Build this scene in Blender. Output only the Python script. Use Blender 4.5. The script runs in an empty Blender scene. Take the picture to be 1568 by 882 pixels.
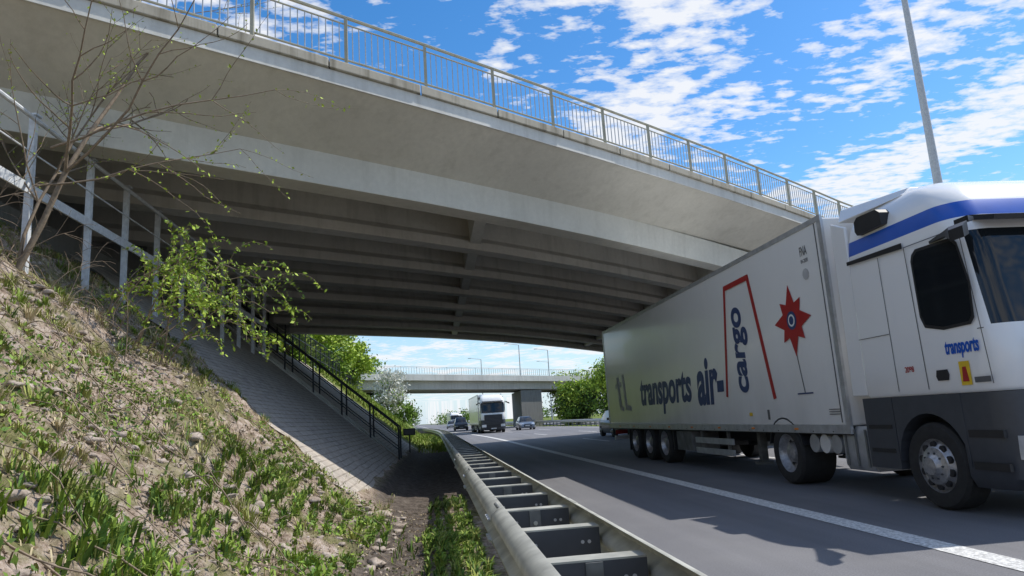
import bpy, math, random, bmesh
import numpy as np
from mathutils import Vector, Matrix
random.seed(7); rng=np.random.default_rng(7)
SC=bpy.context.scene
# ------------------------------------------------------------------ materials
def base_mat(name):
    m=bpy.data.materials.new(name); m.use_nodes=True
    return m,m.node_tree,m.node_tree.nodes['Principled BSDF']
def N(nt,t,**kw):
    n=nt.nodes.new(t)
    for k,v in kw.items(): setattr(n,k,v)
    return n
def L(nt,a,b): nt.links.new(a,b)
def noise(nt,vec,scale,detail=4,rough=.55):
    n=N(nt,'ShaderNodeTexNoise'); n.inputs['Scale'].default_value=scale
    n.inputs['Detail'].default_value=detail; n.inputs['Roughness'].default_value=rough
    if vec is not None: L(nt,vec,n.inputs['Vector'])
    return n.outputs['Fac']
def ramp(nt,fac,stops):
    r=N(nt,'ShaderNodeValToRGB'); el=r.color_ramp.elements
    while len(el)<len(stops): el.new(.5)
    for e,(p,c) in zip(el,stops):
        e.position=p; e.color=(c,c,c,1) if not hasattr(c,'__len__') else (*c,1)
    L(nt,fac,r.inputs[0]); return r.outputs[0]
def mix(nt,fac,a,b,mode='MIX'):
    m=N(nt,'ShaderNodeMix',data_type='RGBA',blend_type=mode)
    for s,i in ((fac,0),(a,6),(b,7)):
        if hasattr(s,'is_output') or hasattr(s,'links'): L(nt,s,m.inputs[i])
        elif i==0: m.inputs[0].default_value=s
        else: m.inputs[i].default_value=(*s,1)
    return m.outputs[2]
def mapping(nt,vec,scale=(1,1,1),rot=(0,0,0),loc=(0,0,0)):
    m=N(nt,'ShaderNodeMapping'); m.inputs['Scale'].default_value=scale
    m.inputs['Rotation'].default_value=rot; m.inputs['Location'].default_value=loc
    L(nt,vec,m.inputs[0]); return m.outputs[0]
def objc(nt): return N(nt,'ShaderNodeTexCoord').outputs['Object']
def bump(nt,b,h,strength,dist=.02):
    n=N(nt,'ShaderNodeBump'); n.inputs['Strength'].default_value=strength
    n.inputs['Distance'].default_value=dist; L(nt,h,n.inputs['Height'])
    L(nt,n.outputs[0],b.inputs['Normal'])
def sm(name,col,rough=.6,metal=0,var=.15,scale=6,bmp=0):
    m,nt,b=base_mat(name); c=objc(nt)
    n=noise(nt,c,scale,3,.6)
    lo=[x*(1-var) for x in col]; hi=[min(1,x*(1+var)) for x in col]
    L(nt,ramp(nt,n,[(.3,lo),(.7,hi)]),b.inputs['Base Color'])
    b.inputs['Roughness'].default_value=rough; b.inputs['Metallic'].default_value=metal
    if bmp: bump(nt,b,noise(nt,c,scale*6,3),bmp)
    return m
def leafm(name,col,var=.3):
    m,nt,b=base_mat(name); c=objc(nt)
    n=noise(nt,c,1.3,1)
    L(nt,ramp(nt,n,[(.3,[x*(1-var) for x in col]),(.7,[x*(1+var) for x in col])]),b.inputs['Base Color']); b.inputs['Roughness'].default_value=.6
    b.inputs['Specular IOR Level'].default_value=.2
    return m
def concrete(name,col,stain=.35,bm_=.15):
    m,nt,b=base_mat(name); c=objc(nt)
    big=noise(nt,c,.35,3,.6); fine=noise(nt,c,9,3,.7)
    st=noise(nt,mapping(nt,c,(2.5,2.5,.25)),1.5,4,.65)
    a=ramp(nt,big,[(.3,[x*.86 for x in col]),(.7,[min(1,x*1.1) for x in col])])
    a=mix(nt,ramp(nt,fine,[(.35,.22),(.7,0)]),a,[x*.6 for x in col])
    a=mix(nt,ramp(nt,st,[(.50,0),(.75,stain)]),a,(col[0]*.35,col[1]*.33,col[2]*.28))
    L(nt,a,b.inputs['Base Color']); b.inputs['Roughness'].default_value=.85
    bump(nt,b,fine,bm_); return m
M_conc=concrete('bridge_concrete',(.60,.58,.51),.2)
M_soff=concrete('soffit_concrete',(.52,.495,.44),.35)
M_fascia=concrete('fascia_concrete',(.62,.615,.57),.3)
M_old=concrete('weathered_concrete',(.40,.37,.30),1.0)
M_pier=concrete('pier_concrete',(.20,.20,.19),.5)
M_railp=sm('bridge_rail_paint',(.36,.34,.25),.5,.2)
M_galv=sm('galvanised_steel',(.46,.47,.47),.5,.3,.15,14)
M_galvl=sm('fence_galvanised',(.60,.62,.64),.5,.1,.15,14)
M_galvd=sm('galvanised_dull',(.16,.165,.16),.6,.3,.35,5)
M_railg=sm('crash_barrier_metal',(.46,.455,.40),.5,.35,.3,4,.05)
M_dark=sm('dark_metal',(.035,.037,.04),.5,.3)
M_black=sm('black_plastic',(.02,.02,.022),.45)
M_dgrey=sm('dark_grey_paint',(.055,.06,.07),.4,0,.1)
M_tyre=sm('tyre_rubber',(.025,.025,.025),.85,0,.25,12,.1)
M_rim=sm('alloy_rim',(.40,.40,.41),.4,.6,.3,20)
M_alu=sm('aluminium',(.55,.56,.57),.4,.6,.15)
M_glass,_nt,_b=base_mat('dark_glass'); _b.inputs['Base Color'].default_value=(.012,.015,.018,1); _b.inputs['Roughness'].default_value=.06
def paint(name,col,dirt=.12,metal=0,rough=.28):
    m,nt,b=base_mat(name); c=objc(nt)
    n=noise(nt,mapping(nt,c,(1,1,.3)),1.2,5,.65)
    g=N(nt,'ShaderNodeSeparateXYZ'); L(nt,c,g.inputs[0])
    mr=N(nt,'ShaderNodeMapRange'); L(nt,g.outputs[2],mr.inputs[0]); mr.inputs[1].default_value=.8; mr.inputs[2].default_value=2.2; mr.inputs[3].default_value=dirt*1.6; mr.inputs[4].default_value=dirt*.4
    mm=N(nt,'ShaderNodeMath',operation='MULTIPLY'); L(nt,mr.outputs[0],mm.inputs[0]); L(nt,ramp(nt,n,[(.3,.3),(.75,1)]),mm.inputs[1])
    L(nt,mix(nt,mm.outputs[0],col,(.25,.23,.2)),b.inputs['Base Color'])
    b.inputs['Roughness'].default_value=rough; b.inputs['Metallic'].default_value=metal
    b.inputs['Coat Weight'].default_value=.25; return m
M_white=paint('white_truck_paint',(.84,.84,.82),.24,0,.22)
M_cabw=paint('white_cab_paint',(.84,.84,.83),.10,0,.22)
M_blue=sm('blue_stripe',(.015,.10,.48),.3,0,.05)
M_navy=sm('navy_lettering',(.03,.055,.15),.5,0,.1)
M_red=sm('red_lettering',(.36,.02,.02),.5,0,.1)
M_lgrey=sm('grey_lettering',(.45,.45,.45),.5)
M_yel=sm('yellow_plate',(.75,.5,.03),.5)
M_lamp=sm('headlamp_glass',(.75,.77,.8),.1,.3)
M_orange=sm('orange_marker',(.8,.25,.02),.4)
M_seam=sm('panel_seam',(.12,.12,.12),.6)
M_bark=sm('bark',(.20,.155,.11),.9,0,.3,20,.3)
M_twig=sm('dry_twig',(.25,.19,.135),.9,0,.3,20)
M_g1=leafm('grass_green',(.22,.31,.045)); M_g2=leafm('grass_olive',(.31,.33,.095))
M_g3=leafm('grass_dry',(.48,.40,.24)); M_g4=leafm('grass_deep',(.10,.18,.035))
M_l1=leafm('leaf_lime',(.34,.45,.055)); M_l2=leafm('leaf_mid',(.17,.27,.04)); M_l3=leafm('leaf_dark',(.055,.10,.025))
M_bl=leafm('blossom',(.62,.62,.54),.15); M_brn=leafm('leaf_brown',(.20,.145,.085))

# ------------------------------------------------------------------ mesh helpers
class MB:
    def __init__(s): s.v=[];s.f=[];s.m=[];s.mats=[]
    def mi(s,mat):
        if mat not in s.mats: s.mats.append(mat)
        return s.mats.index(mat)
    def add(s,vs,fs,mat):
        o=len(s.v); s.v+= [tuple(p) for p in vs]; k=s.mi(mat)
        for f in fs: s.f.append([i+o for i in f]); s.m.append(k)
    def hexa(s,p,mat):
        s.add(p,[(0,3,2,1),(4,5,6,7),(0,1,5,4),(1,2,6,5),(2,3,7,6),(3,0,4,7)],mat)
    def box(s,x0,x1,y0,y1,z0,z1,mat):
        s.hexa([(x0,y0,z0),(x1,y0,z0),(x1,y1,z0),(x0,y1,z0),(x0,y0,z1),(x1,y0,z1),(x1,y1,z1),(x0,y1,z1)],mat)
    def tube(s,p0,p1,r0,r1,mat,n=8):
        p0=Vector(p0);p1=Vector(p1);d=(p1-p0)
        if d.length<1e-6:return
        d.normalize(); a=d.orthogonal().normalized(); b=d.cross(a)
        vs=[]
        for p,r in ((p0,r0),(p1,r1)):
            for i in range(n):
                t=2*math.pi*i/n; vs.append(p+a*(r*math.cos(t))+b*(r*math.sin(t)))
        fs=[(i,(i+1)%n,n+(i+1)%n,n+i) for i in range(n)]+[tuple(range(n))[::-1],tuple(range(n,2*n))]
        s.add(vs,fs,mat)
    def lathex(s,c,prof,mat,n=28):
        vs=[];k=len(prof)
        for i in range(n):
            t=2*math.pi*i/n
            for (a,r) in prof: vs.append((c[0]+a,c[1]+r*math.cos(t),c[2]+r*math.sin(t)))
        fs=[]
        for i in range(n):
            j=(i+1)%n
            for q in range(k-1): fs.append((i*k+q,i*k+q+1,j*k+q+1,j*k+q))
        s.add(vs,fs,mat)
    def loft(s,rings,mat,caps=True,matf=None):
        n=len(rings[0]); o=len(s.v)
        for r in rings: s.v+=[tuple(p) for p in r]
        for a in range(len(rings)-1):
            for i in range(n):
                j=(i+1)%n
                q=[o+a*n+i,o+a*n+j,o+(a+1)*n+j,o+(a+1)*n+i]
                mt=mat
                if matf:
                    c=[sum(s.v[t][w] for t in q)/4 for w in range(3)]
                    mt=matf(c) or mat
                s.f.append(q); s.m.append(s.mi(mt))
        if caps:
            s.f.append([o+i for i in range(n)][::-1]); s.m.append(s.mi(mat))
            e=o+(len(rings)-1)*n
            s.f.append([e+i for i in range(n)]); s.m.append(s.mi(mat))
    def prismx(s,poly,x0,x1,mat):
        n=len(poly)
        s.add([(x0,y,z) for y,z in poly]+[(x1,y,z) for y,z in poly],
              [(i,(i+1)%n,n+(i+1)%n,n+i) for i in range(n)]+[tuple(range(n))[::-1],tuple(range(n,2*n))],mat)
    def obj(s,name,parent=None,smooth=None,bevel=0,loc=None):
        me=bpy.data.meshes.new(name); me.from_pydata(s.v,[],s.f)
        for m in s.mats: me.materials.append(m)
        me.polygons.foreach_set('material_index',s.m)
        bm=bmesh.new(); bm.from_mesh(me); bmesh.ops.recalc_face_normals(bm,faces=bm.faces); bm.to_mesh(me); bm.free()
        if smooth:
            me.polygons.foreach_set('use_smooth',[True]*len(me.polygons))
            me.set_sharp_from_angle(angle=math.radians(smooth))
        o=bpy.data.objects.new(name,me); SC.collection.objects.link(o)
        if parent: o.parent=parent
        if loc: o.location=loc
        if bevel:
            b=o.modifiers.new('bevel','BEVEL'); b.width=bevel; b.segments=2; b.limit_method='ANGLE'
        return o
def empty(name,loc=(0,0,0),rz=0):
    o=bpy.data.objects.new(name,None); SC.collection.objects.link(o); o.location=loc; o.rotation_euler[2]=rz; o.empty_display_size=.3
    return o
def np_mesh(name,V,F,mi,mats,smooth=False,parent=None):
    me=bpy.data.meshes.new(name); k=F.shape[1]
    me.vertices.add(len(V)); me.vertices.foreach_set('co',V.astype(np.float32).ravel())
    me.loops.add(F.size); me.loops.foreach_set('vertex_index',F.astype(np.int32).ravel())
    me.polygons.add(len(F)); me.polygons.foreach_set('loop_start',np.arange(0,F.size,k,dtype=np.int32))
    for m in mats: me.materials.append(m)
    if mi is not None: me.polygons.foreach_set('material_index',mi.astype(np.int32))
    if smooth: me.polygons.foreach_set('use_smooth',np.ones(len(F),bool))
    me.update(calc_edges=True); me.validate()
    o=bpy.data.objects.new(name,me); SC.collection.objects.link(o)
    if parent: o.parent=parent
    return o
# ------------------------------------------------------------------ terrain
_w=[(rng.normal(size=2),rng.uniform(0,6.28)) for _ in range(60)]
def sn(x,y,fr,k0=0,n=10):
    r=0
    for (d,ph) in _w[k0:k0+n]:
        d=d/np.hypot(*d)
        r=r+np.sin((d[0]*x+d[1]*y)*fr*(1+.35*math.sin(ph*3))+ph)
    return r/math.sqrt(n)
def off(y):
    y=np.asarray(y,float)
    return -0.0007*(np.clip(y,40,110)-40)**2-.03*np.clip(y-110,0,None)
TOE=-.9; CR=-6.5; ZC=4.75
def slope(x): return np.clip((TOE-x)/(TOE-CR),0,1)*ZC
def pave_edge(xs): return 10.9+np.clip(TOE-xs,0,5)*.5
def ter(x,y):
    x=np.asarray(x,float); y=np.asarray(y,float); xs=x-off(y)
    z=slope(xs)+ .10*np.exp(-((xs-TOE)/.35)**2)+ -.08*np.exp(-((xs-CR)/.4)**2)
    pv=1/(1+np.exp(-(y-(pave_edge(xs)-.1))*6))*(y<36)
    a=np.clip((-.15-xs)/.8,0,1)*(1-pv)*np.exp(-np.clip(y-60,0,None)/60)
    f=sn(xs,y,12,20); g=sn(xs,y,25,30)
    z=z+a*(.07*sn(xs,y,2.3,0)+.06*sn(xs,y,5.5,10)+.042*np.abs(f)+.024*np.abs(g)+.008*sn(xs,y,50,5))
    b=np.clip((1.0-xs)/.3,0,1)*(xs>-1.2)*(1-np.clip(-xs-.4,0,1))
    z=z+b*(.018*sn(xs,y,9,25)+.010*sn(xs,y,24,35))-.03*np.exp(-((xs+.42)/.25)**2)
    z=z-np.where(xs>1.0,.03,0)
    z=np.where(xs<-40,ZC-np.clip((-40-xs)/60,0,1)*3,z)
    return z
X=np.concatenate([[-1500,-700,-300,-160,-100,-70,-40,-25,-16,-11,-9],np.arange(-8,1.1,.05),[1.15,6,12,18,20,28,36,50,90,200,600,1500]])
Y=np.concatenate([[-400,-150,-60,-25,-10,-4,-1],np.arange(1,13,.05),np.arange(13.3,60,.6),np.arange(62,140,4),[150,170,200,250,320,420,600,900,1400,2200]])
gx,gy=np.meshgrid(X,Y,indexing='ij')
px_=gx+off(gy)*np.exp(-np.abs(gx)/300)
V=np.stack([px_,gy,ter(px_,gy)],-1).reshape(-1,3)
nx,ny=len(X),len(Y); I=np.arange(nx*ny).reshape(nx,ny)
F=np.stack([I[:-1,:-1],I[1:,:-1],I[1:,1:],I[:-1,1:]],-1).reshape(-1,4)
m,nt,b=base_mat('soil_and_turf'); c=objc(nt)
s=N(nt,'ShaderNodeSeparateXYZ'); L(nt,c,s.inputs[0])
n1=noise(nt,c,1.3,4,.7); n2=noise(nt,c,8,5,.78)
soil=ramp(nt,n2,[(.32,(.10,.072,.05)),(.45,(.30,.23,.175)),(.56,(.46,.375,.31)),(.72,(.60,.53,.47))])
turf=ramp(nt,n2,[(.3,(.06,.07,.025)),(.5,(.18,.175,.075)),(.7,(.31,.265,.155))])
col=mix(nt,ramp(nt,n1,[(.47,0),(.60,1)]),soil,turf)
far=N(nt,'ShaderNodeMapRange'); L(nt,s.outputs[1],far.inputs[0]); far.inputs[1].default_value=34; far.inputs[2].default_value=38
col=mix(nt,far.outputs[0],col,ramp(nt,n2,[(.3,(.06,.09,.02)),(.7,(.20,.24,.06))]))
def around(axis,cen,w0,w1):
    pb=N(nt,'ShaderNodeMath',operation='SUBTRACT'); L(nt,s.outputs[axis],pb.inputs[0]); pb.inputs[1].default_value=cen
    pa=N(nt,'ShaderNodeMath',operation='ABSOLUTE'); L(nt,pb.outputs[0],pa.inputs[0])
    pr=N(nt,'ShaderNodeMapRange'); L(nt,pa.outputs[0],pr.inputs[0]); pr.inputs[1].default_value=w0; pr.inputs[2].default_value=w1; pr.inputs[3].default_value=1; pr.inputs[4].default_value=0
    return pr.outputs[0]
def mul(a_,b_):
    k=N(nt,'ShaderNodeMath',operation='MULTIPLY'); L(nt,a_,k.inputs[0]); L(nt,b_,k.inputs[1]); return k.outputs[0]
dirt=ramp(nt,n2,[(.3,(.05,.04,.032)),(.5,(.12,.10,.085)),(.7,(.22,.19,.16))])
col=mix(nt,mul(around(0,-.42,.26,.5),around(1,5,28,30)),col,dirt)
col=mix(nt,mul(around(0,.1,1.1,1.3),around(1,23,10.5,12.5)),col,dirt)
L(nt,col,b.inputs['Base Color']); b.inputs['Roughness'].default_value=.95; b.inputs['Specular IOR Level'].default_value=.1
bump(nt,b,noise(nt,c,18,5,.75),.9,.05)
np_mesh('ground',V,F,None,[m],True)

def strip(name,x0,x1,z,mat,y0=-60,y1=1500,dash=None,parent=None):
    ys=list(np.arange(y0,140,2.0))+[150,170,200,250,320,420,600,900,1500]
    mb=MB(); segs=[]
    if dash:
        y=y0
        while y<260: segs.append((y+dash[2],y+dash[2]+dash[0])); y+=dash[1]
    else: segs=[(ys[i],ys[i+1]) for i in range(len(ys)-1)]
    for a,bb in segs:
        oa,ob=float(off(a)),float(off(bb))
        mb.add([(x0+oa,a,z),(x1+oa,a,z),(x1+ob,bb,z),(x0+ob,bb,z)],[(0,1,2,3)],mat)
    return mb.obj(name,parent)
m,nt,b=base_mat('asphalt'); c=objc(nt)
f1=noise(nt,c,70,3,.8); f2=noise(nt,mapping(nt,c,(1.2,.06,1)),1.2,4,.6); f3=noise(nt,c,.5,4)
a=ramp(nt,f1,[(.3,(.095,.095,.104)),(.7,(.215,.215,.23))])
a=mix(nt,ramp(nt,f2,[(.38,0),(.68,.55)]),a,(.085,.085,.092))
a=mix(nt,ramp(nt,f3,[(.5,0),(.8,.35)]),a,(.24,.235,.23))
L(nt,a,b.inputs['Base Color']); b.inputs['Roughness'].default_value=.8; bump(nt,b,f1,.4,.01)
M_asph=m
m,nt,b=base_mat('road_marking'); c=objc(nt)
a=mix(nt,ramp(nt,noise(nt,c,25,4,.75),[(.42,.7),(.58,.05)]),(.74,.74,.72),(.22,.22,.22))
L(nt,a,b.inputs['Base Color']); b.inputs['Roughness'].default_value=.7; M_mark=m
strip('road',1.16,17.3,0,M_asph); strip('road',20.5,36,0,M_asph)
rm=empty('road_marking')
strip('shoulder_line',4.28,4.56,.005,M_mark,parent=rm)
strip('lane_dashes_1',8.15,8.30,.005,M_mark,dash=(6,18,3),parent=rm)
strip('lane_dashes_2',11.85,12.0,.005,M_mark,dash=(6,18,3),parent=rm)
strip('median_line',15.9,16.1,.005,M_mark,parent=rm)
strip('far_line_1',21.6,21.8,.005,M_mark,parent=rm); strip('far_line_2',32.8,33.0,.005,M_mark,parent=rm)

# ------------------------------------------------------------------ main bridge
C=.64
def dz(x):
    u=max(x+2,0); return -.0025*min(u,16)**2-.03*max(u-16,0)
def dzg(x):
    u=max(x+2,0); return dz(x)-.0012*min(u,16)**2
def sweep(mb,sec,xs,Y0,c,zf,mat):
    mb.loft([[(x,Y0+c*x+o,z+zf(x)) for o,z in sec] for x in xs],mat)
BX=[-30,-24,-18,-14,-10,-7,-4,-2,0,2,4,6,8,10,12,14,17,20,25,30,36,42]
EY=11.9; WID=26.3
br=empty('road_bridge')
mb=MB()
sweep(mb,[(0.02,7.03),(1.62,6.34),(2.0,6.34),(2.02,6.95),(WID-2.02,6.95),(WID-2,6.34),(WID-1.6,6.34),(WID-.02,7.03),(WID-.02,7.26),(.02,7.26)],BX,EY,C,dz,M_conc)
mb.obj('deck_slab',br)
mb=MB()
sweep(mb,[(-.02,7.02),(.017,7.02),(.017,7.265),(-.02,7.265)],BX,EY,C,dz,M_fascia)
mb.obj('fascia_band',br)
mb=MB()
for x in np.arange(-30,42,1.5):
    j=random.uniform(-.008,.008)
    sweep(mb,[(-.09+j,7.27),(.5,7.27),(.5,7.46),(-.09+j,7.44+j)],[x+.008,x+1.492],EY,C,dz,M_old)
    sweep(mb,[(WID-.5,7.27),(WID+.09,7.27),(WID+.09,7.45),(WID-.5,7.45)],[x+.008,x+1.492],EY,C,dz,M_old)
mb.obj('coping',br,bevel=.015)
mb=MB()
G0=13.5-EY; NG=8; GS=3.2
for i in range(NG):
    o=G0+i*GS
    if i==0: sweep(mb,[(o,5.74),(o+.62,5.74),(o+.62,5.92),(o+.42,6.05),(o+.42,6.42),(o-.02,6.42)],BX,EY,C,dzg,M_conc)
    else: sweep(mb,[(o,5.76),(o+.55,5.76),(o+.55,5.98),(o+.40,6.12),(o+.40,6.97),(o+.15,6.97),(o+.15,6.12),(o,5.98)],BX,EY,C,dzg,M_soff)
mb.obj('girders',br,bevel=.01)
mb=MB()
for xc in (1.25,9.5,17):
    for i in range(NG-1):
        o=G0+i*GS+.4; y0=EY+C*xc+o; y1=EY+C*xc+o+GS-.25
        mb.hexa([(xc-.14,y0,5.92+dzg(xc)),(xc+.14,y0+.15,5.92+dzg(xc)),(xc+.14,y1+.15,5.92+dzg(xc)),(xc-.14,y1,5.92+dzg(xc)),
                 (xc-.20,y0,6.96+dz(xc)),(xc+.20,y0+.15,6.96+dz(xc)),(xc+.20,y1+.15,6.96+dz(xc)),(xc-.20,y1,6.96+dz(xc))],M_conc)
mb.obj('diaphragms',br)
mb=MB()
def skewbox(mb,x0,x1,o0,o1,z0,z1,mat):
    mb.hexa([(x0,EY+C*x0+o0,z0),(x1,EY+C*x1+o0,z0),(x1,EY+C*x1+o1,z0),(x0,EY+C*x0+o1,z0),
             (x0,EY+C*x0+o0,z1),(x1,EY+C*x1+o0,z1),(x1,EY+C*x1+o1,z1),(x0,EY+C*x0+o1,z1)],mat)
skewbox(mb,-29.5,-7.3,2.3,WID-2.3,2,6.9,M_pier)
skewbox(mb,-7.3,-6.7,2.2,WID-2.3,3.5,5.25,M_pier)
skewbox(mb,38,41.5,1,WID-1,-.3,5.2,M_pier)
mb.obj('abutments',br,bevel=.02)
mb=MB()
for i in range(NG):
    o=G0+i*GS+.28; x=18.7; y=EY+C*x+o
    mb.tube((x,y,-.2),(x,y,4.6),.35,.35,M_conc,16)
sweep(mb,[(G0-.3,4.6),(G0+NG*GS-2.2,4.6),(G0+NG*GS-2.2,4.75),(G0-.3,4.75)],[18.3,19.1],EY,C,lambda x:0,M_conc)
mb.obj('median_pier',br,smooth=40)
def bridge_rail(name,parent,ydisp,x0,x1,step,c,base,zf,h,nb,mat,r=.012,EY=EY,ns=6):
    mb=MB(); x=x0
    def P(x,z): return (x,EY+c*x+ydisp,z+zf(x))
    while x<x1-.01:
        yy=P(x,0)[1]; mb.box(x-.028,x+.028,yy-.03,yy+.03,base+zf(x)-.1,base+zf(x)+h,mat)
        xn=x+step
        for zz,rr in ((base+h,.032),(base+.12,.02),(base+h-.13,.016)): mb.tube(P(x,zz),P(xn,zz),rr,rr,mat,ns)
        for k in range(1,nb):
            t=x+step*k/nb
            mb.tube(P(t,base+.12),P(t,base+h-.13),r,r,M_galv,4)
        x=xn
    return mb.obj(name,parent)
bridge_rail('near_parapet_railing',br,.08,-29.6,41.5,1.35,C,7.45,dz,.92,13,M_railp)
bridge_rail('far_parapet_railing',br,WID-.08,-29.6,41.5,1.35,C,7.45,dz,.92,6,M_railp,.014)

# ------------------------------------------------------------------ background bridge
bb=empty('road_bridge'); Yb=93; c2=.64
zb=lambda x:.22-.022*x
mb=MB()
BX2=[-45,-30,-15,-8,0,8,16,30,50,80]
def sw2(sec,mat): sweep(mb,sec,BX2,Yb,c2,zb,mat)
sw2([(0,6.7),(14,6.7),(14,7.5),(0,7.5)],M_fascia)
for o in (.9,3.5,6.5,9.5,12.8): sw2([(o,5.55),(o+.6,5.55),(o+.6,6.698),(o,6.698)],M_soff)
mb.obj('deck_and_girders',bb)
mb=MB()
def pw(x0,x1,z1):
    mb.hexa([(x0,Yb+c2*x0+.9,-.1),(x1,Yb+c2*x1+.9,-.1),(x1,Yb+c2*x1+13,-.1),(x0,Yb+c2*x0+13,-.1),
         (x0,Yb+c2*x0+.9,z1),(x1,Yb+c2*x1+.9,z1),(x1,Yb+c2*x1+13,z1),(x0,Yb+c2*x0+13,z1)],M_pier)
pw(12.8,16.2,5.3); pw(-40,-11.5,5.9); pw(42,70,4.2)
mb.obj('piers',bb)
bridge_rail('parapet_railing',bb,.3,-44,78,2.0,c2,7.5,zb,1.0,6,M_galv,.03,EY=Yb,ns=4)

# ------------------------------------------------------------------ paving + stairs
m,nt,b=base_mat('block_paving'); c=objc(nt)
sx=N(nt,'ShaderNodeSeparateXYZ'); L(nt,c,sx.inputs[0]); cx=N(nt,'ShaderNodeCombineXYZ'); L(nt,sx.outputs[1],cx.inputs[0]); L(nt,sx.outputs[2],cx.inputs[1])
bk=N(nt,'ShaderNodeTexBrick'); L(nt,cx.outputs[0],bk.inputs[0]); bk.inputs['Scale'].default_value=1
bk.inputs['Brick Width'].default_value=.22; bk.inputs['Row Height'].default_value=.085; bk.inputs['Mortar Size'].default_value=.008
bk.inputs['Color1'].default_value=(.48,.44,.385,1); bk.inputs['Color2'].default_value=(.33,.30,.27,1); bk.inputs['Mortar'].default_value=(.15,.13,.11,1)
nn=noise(nt,c,2.2,5,.7)
a=mix(nt,ramp(nt,nn,[(.4,0),(.62,.8)]),bk.outputs[0],(.44,.385,.33))
a=mix(nt,ramp(nt,noise(nt,c,9,4,.7),[(.48,0),(.68,.6)]),a,(.20,.175,.145))
L(nt,a,b.inputs['Base Color']); b.inputs['Roughness'].default_value=.9
bump(nt,b,bk.outputs['Fac'],-.5,.015)
M_pave=m
def sl(x): return float(slope(np.array(x)))
def paving(y0f,y1):
    mb=MB(); xs=np.linspace(TOE-.02,CR,40); vs=[];n=60
    for x in xs:
        ya=y0f(x)
        for j in range(n+1):
            y=ya+(y1-ya)*j/n; vs.append((x,y,sl(x)+.05+.014*float(sn(x,y,2.2,12))+.007*float(sn(x,y,7,22))))
    fs=[(i*(n+1)+j,(i+1)*(n+1)+j,(i+1)*(n+1)+j+1,i*(n+1)+j+1) for i in range(39) for j in range(n)]
    mb.add(vs,fs,M_pave); return mb
SY=22.9
pv=empty('slope_paving')
paving(lambda x:float(pave_edge(x))-.1+.2*math.sin(x*5)+.13*math.sin(x*13),SY).obj('near_panel',pv,smooth=60)
paving(lambda x:SY+1.4,37).obj('far_panel',pv,smooth=60)
st=empty('embankment_stairs')
mb=MB(); ns=28
for i in range(ns):
    xa=TOE-.2-(i)*(5.6/ns); xb=xa-5.6/ns; z=(i+1)*(4.85/ns)
    mb.box(xb,xa,SY+.25,SY+1.15,z-.45,z,M_conc)
mb.obj('steps',st,bevel=.01)
mb=MB()
for yy in (SY,SY+1.15):
    mb.hexa([(TOE-.1,yy,-.3),(TOE-.1,yy+.22,-.3),(CR-.1,yy+.22,4.4),(CR-.1,yy,4.4),(TOE-.1,yy,.12),(TOE-.1,yy+.22,.12),(CR-.1,yy+.22,5.0),(CR-.1,yy,5.0)],M_fascia)
mb.obj('stringers',st,bevel=.01)
mb=MB()
for yy in (SY+.05,SY+1.3):
    prev=None
    for k in range(7):
        x=TOE-.25-k*5.3/6; z=max(0,(TOE-x)*.85)
        mb.tube((x,yy,z),(x,yy,z+1.1),.028,.028,M_dark,8)
        if prev:
            for h in (1.1,.72,.38): mb.tube((prev[0],yy,prev[1]+h),(x,yy,z+h),.025 if h>1 else .016,.025 if h>1 else .016,M_dark,8)
        prev=(x,z)
mb.obj('handrails',st,smooth=40)
fe=MB(); FX=-5.2
ys=[5.6,6.9,8.15,9.4,11.0,12.3,13.7,15.1,16.5,18.0,19.5,21.0,22.4]
for a in ys:
    fe.box(FX-.04,FX+.04,a-.04,a+.04,3.2,5.75,M_galvl); fe.box(FX-.07,FX+.07,a-.07,a+.07,5.751,5.775,M_galvl)
for a,bq in zip(ys[:-1],ys[1:]):
    fe.tube((FX+.055,a,5.68),(FX+.055,bq,5.68),.032,.032,M_galvl)
    fe.hexa([(FX+.05,a,4.62),(FX+.075,a,4.62),(FX+.075,bq,4.62),(FX+.05,bq,4.62),(FX+.05,a,4.76),(FX+.075,a,4.76),(FX+.075,bq,4.76),(FX+.05,bq,4.76)],M_galvl)
    fe.tube((FX+.05,a,5.2),(FX+.05,bq,5.2),.012,.012,M_galvl)
fe.obj('steel_fence')
fe=MB()
a=24.6
while a<62:
    xo=CR+.2
    fe.tube((xo,a,4.5),(xo,a,6.2),.03,.03,M_dark)
    for h in (5.2,5.7,6.2): fe.tube((xo,a,h),(xo,a+1.6,h),.022,.022,M_dark,6)
    for k in range(1,8): fe.tube((xo,a+.2*k,5.2),(xo,a+.2*k,6.2),.01,.01,M_dark,4)
    a+=1.6
fe.obj('steel_fence')

# ------------------------------------------------------------------ crash barriers
def wprof(side):
    pts=[(0,.44),(.0,.46),(.075,.495),(.085,.53),(.02,.575),(.015,.60),(.02,.625),(.085,.665),(.078,.70),(.03,.735),(-.004,.745)]
    return [(side*a,z) for a,z in pts]
def beam(mb,x0,ys,side,mat):
    pr=wprof(side); back=[(a-side*.006,z) for a,z in pr][::-1]; sec=pr+back
    mb.loft([[(x0+float(off(y))+a,y,z) for a,z in sec] for y in ys],mat)
gr=empty('crash_barrier')
BR=.95
ys=[-6,-2]+list(np.arange(1,40,4.0))+list(np.arange(41,200,6.0))+[230,300]
mb=MB(); beam(mb,.45,ys,-1,M_railg); beam(mb,BR,ys,1,M_railg)
for yy in np.arange(1.0,60,4.0):
    for x0,sd_ in ((.45,-1),(BR,1)):
        pr=[(a+sd_*.007,z) for a,z in wprof(sd_)]; back=[(a-sd_*.004,z) for a,z in pr][::-1]
        mb.loft([[(x0+float(off(y))+a,y,z) for a,z in pr+back] for y in (yy,yy+.32)],M_railg)
mb.obj('beams',gr,smooth=50)
mb=MB(); y=1.37; k=0
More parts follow.
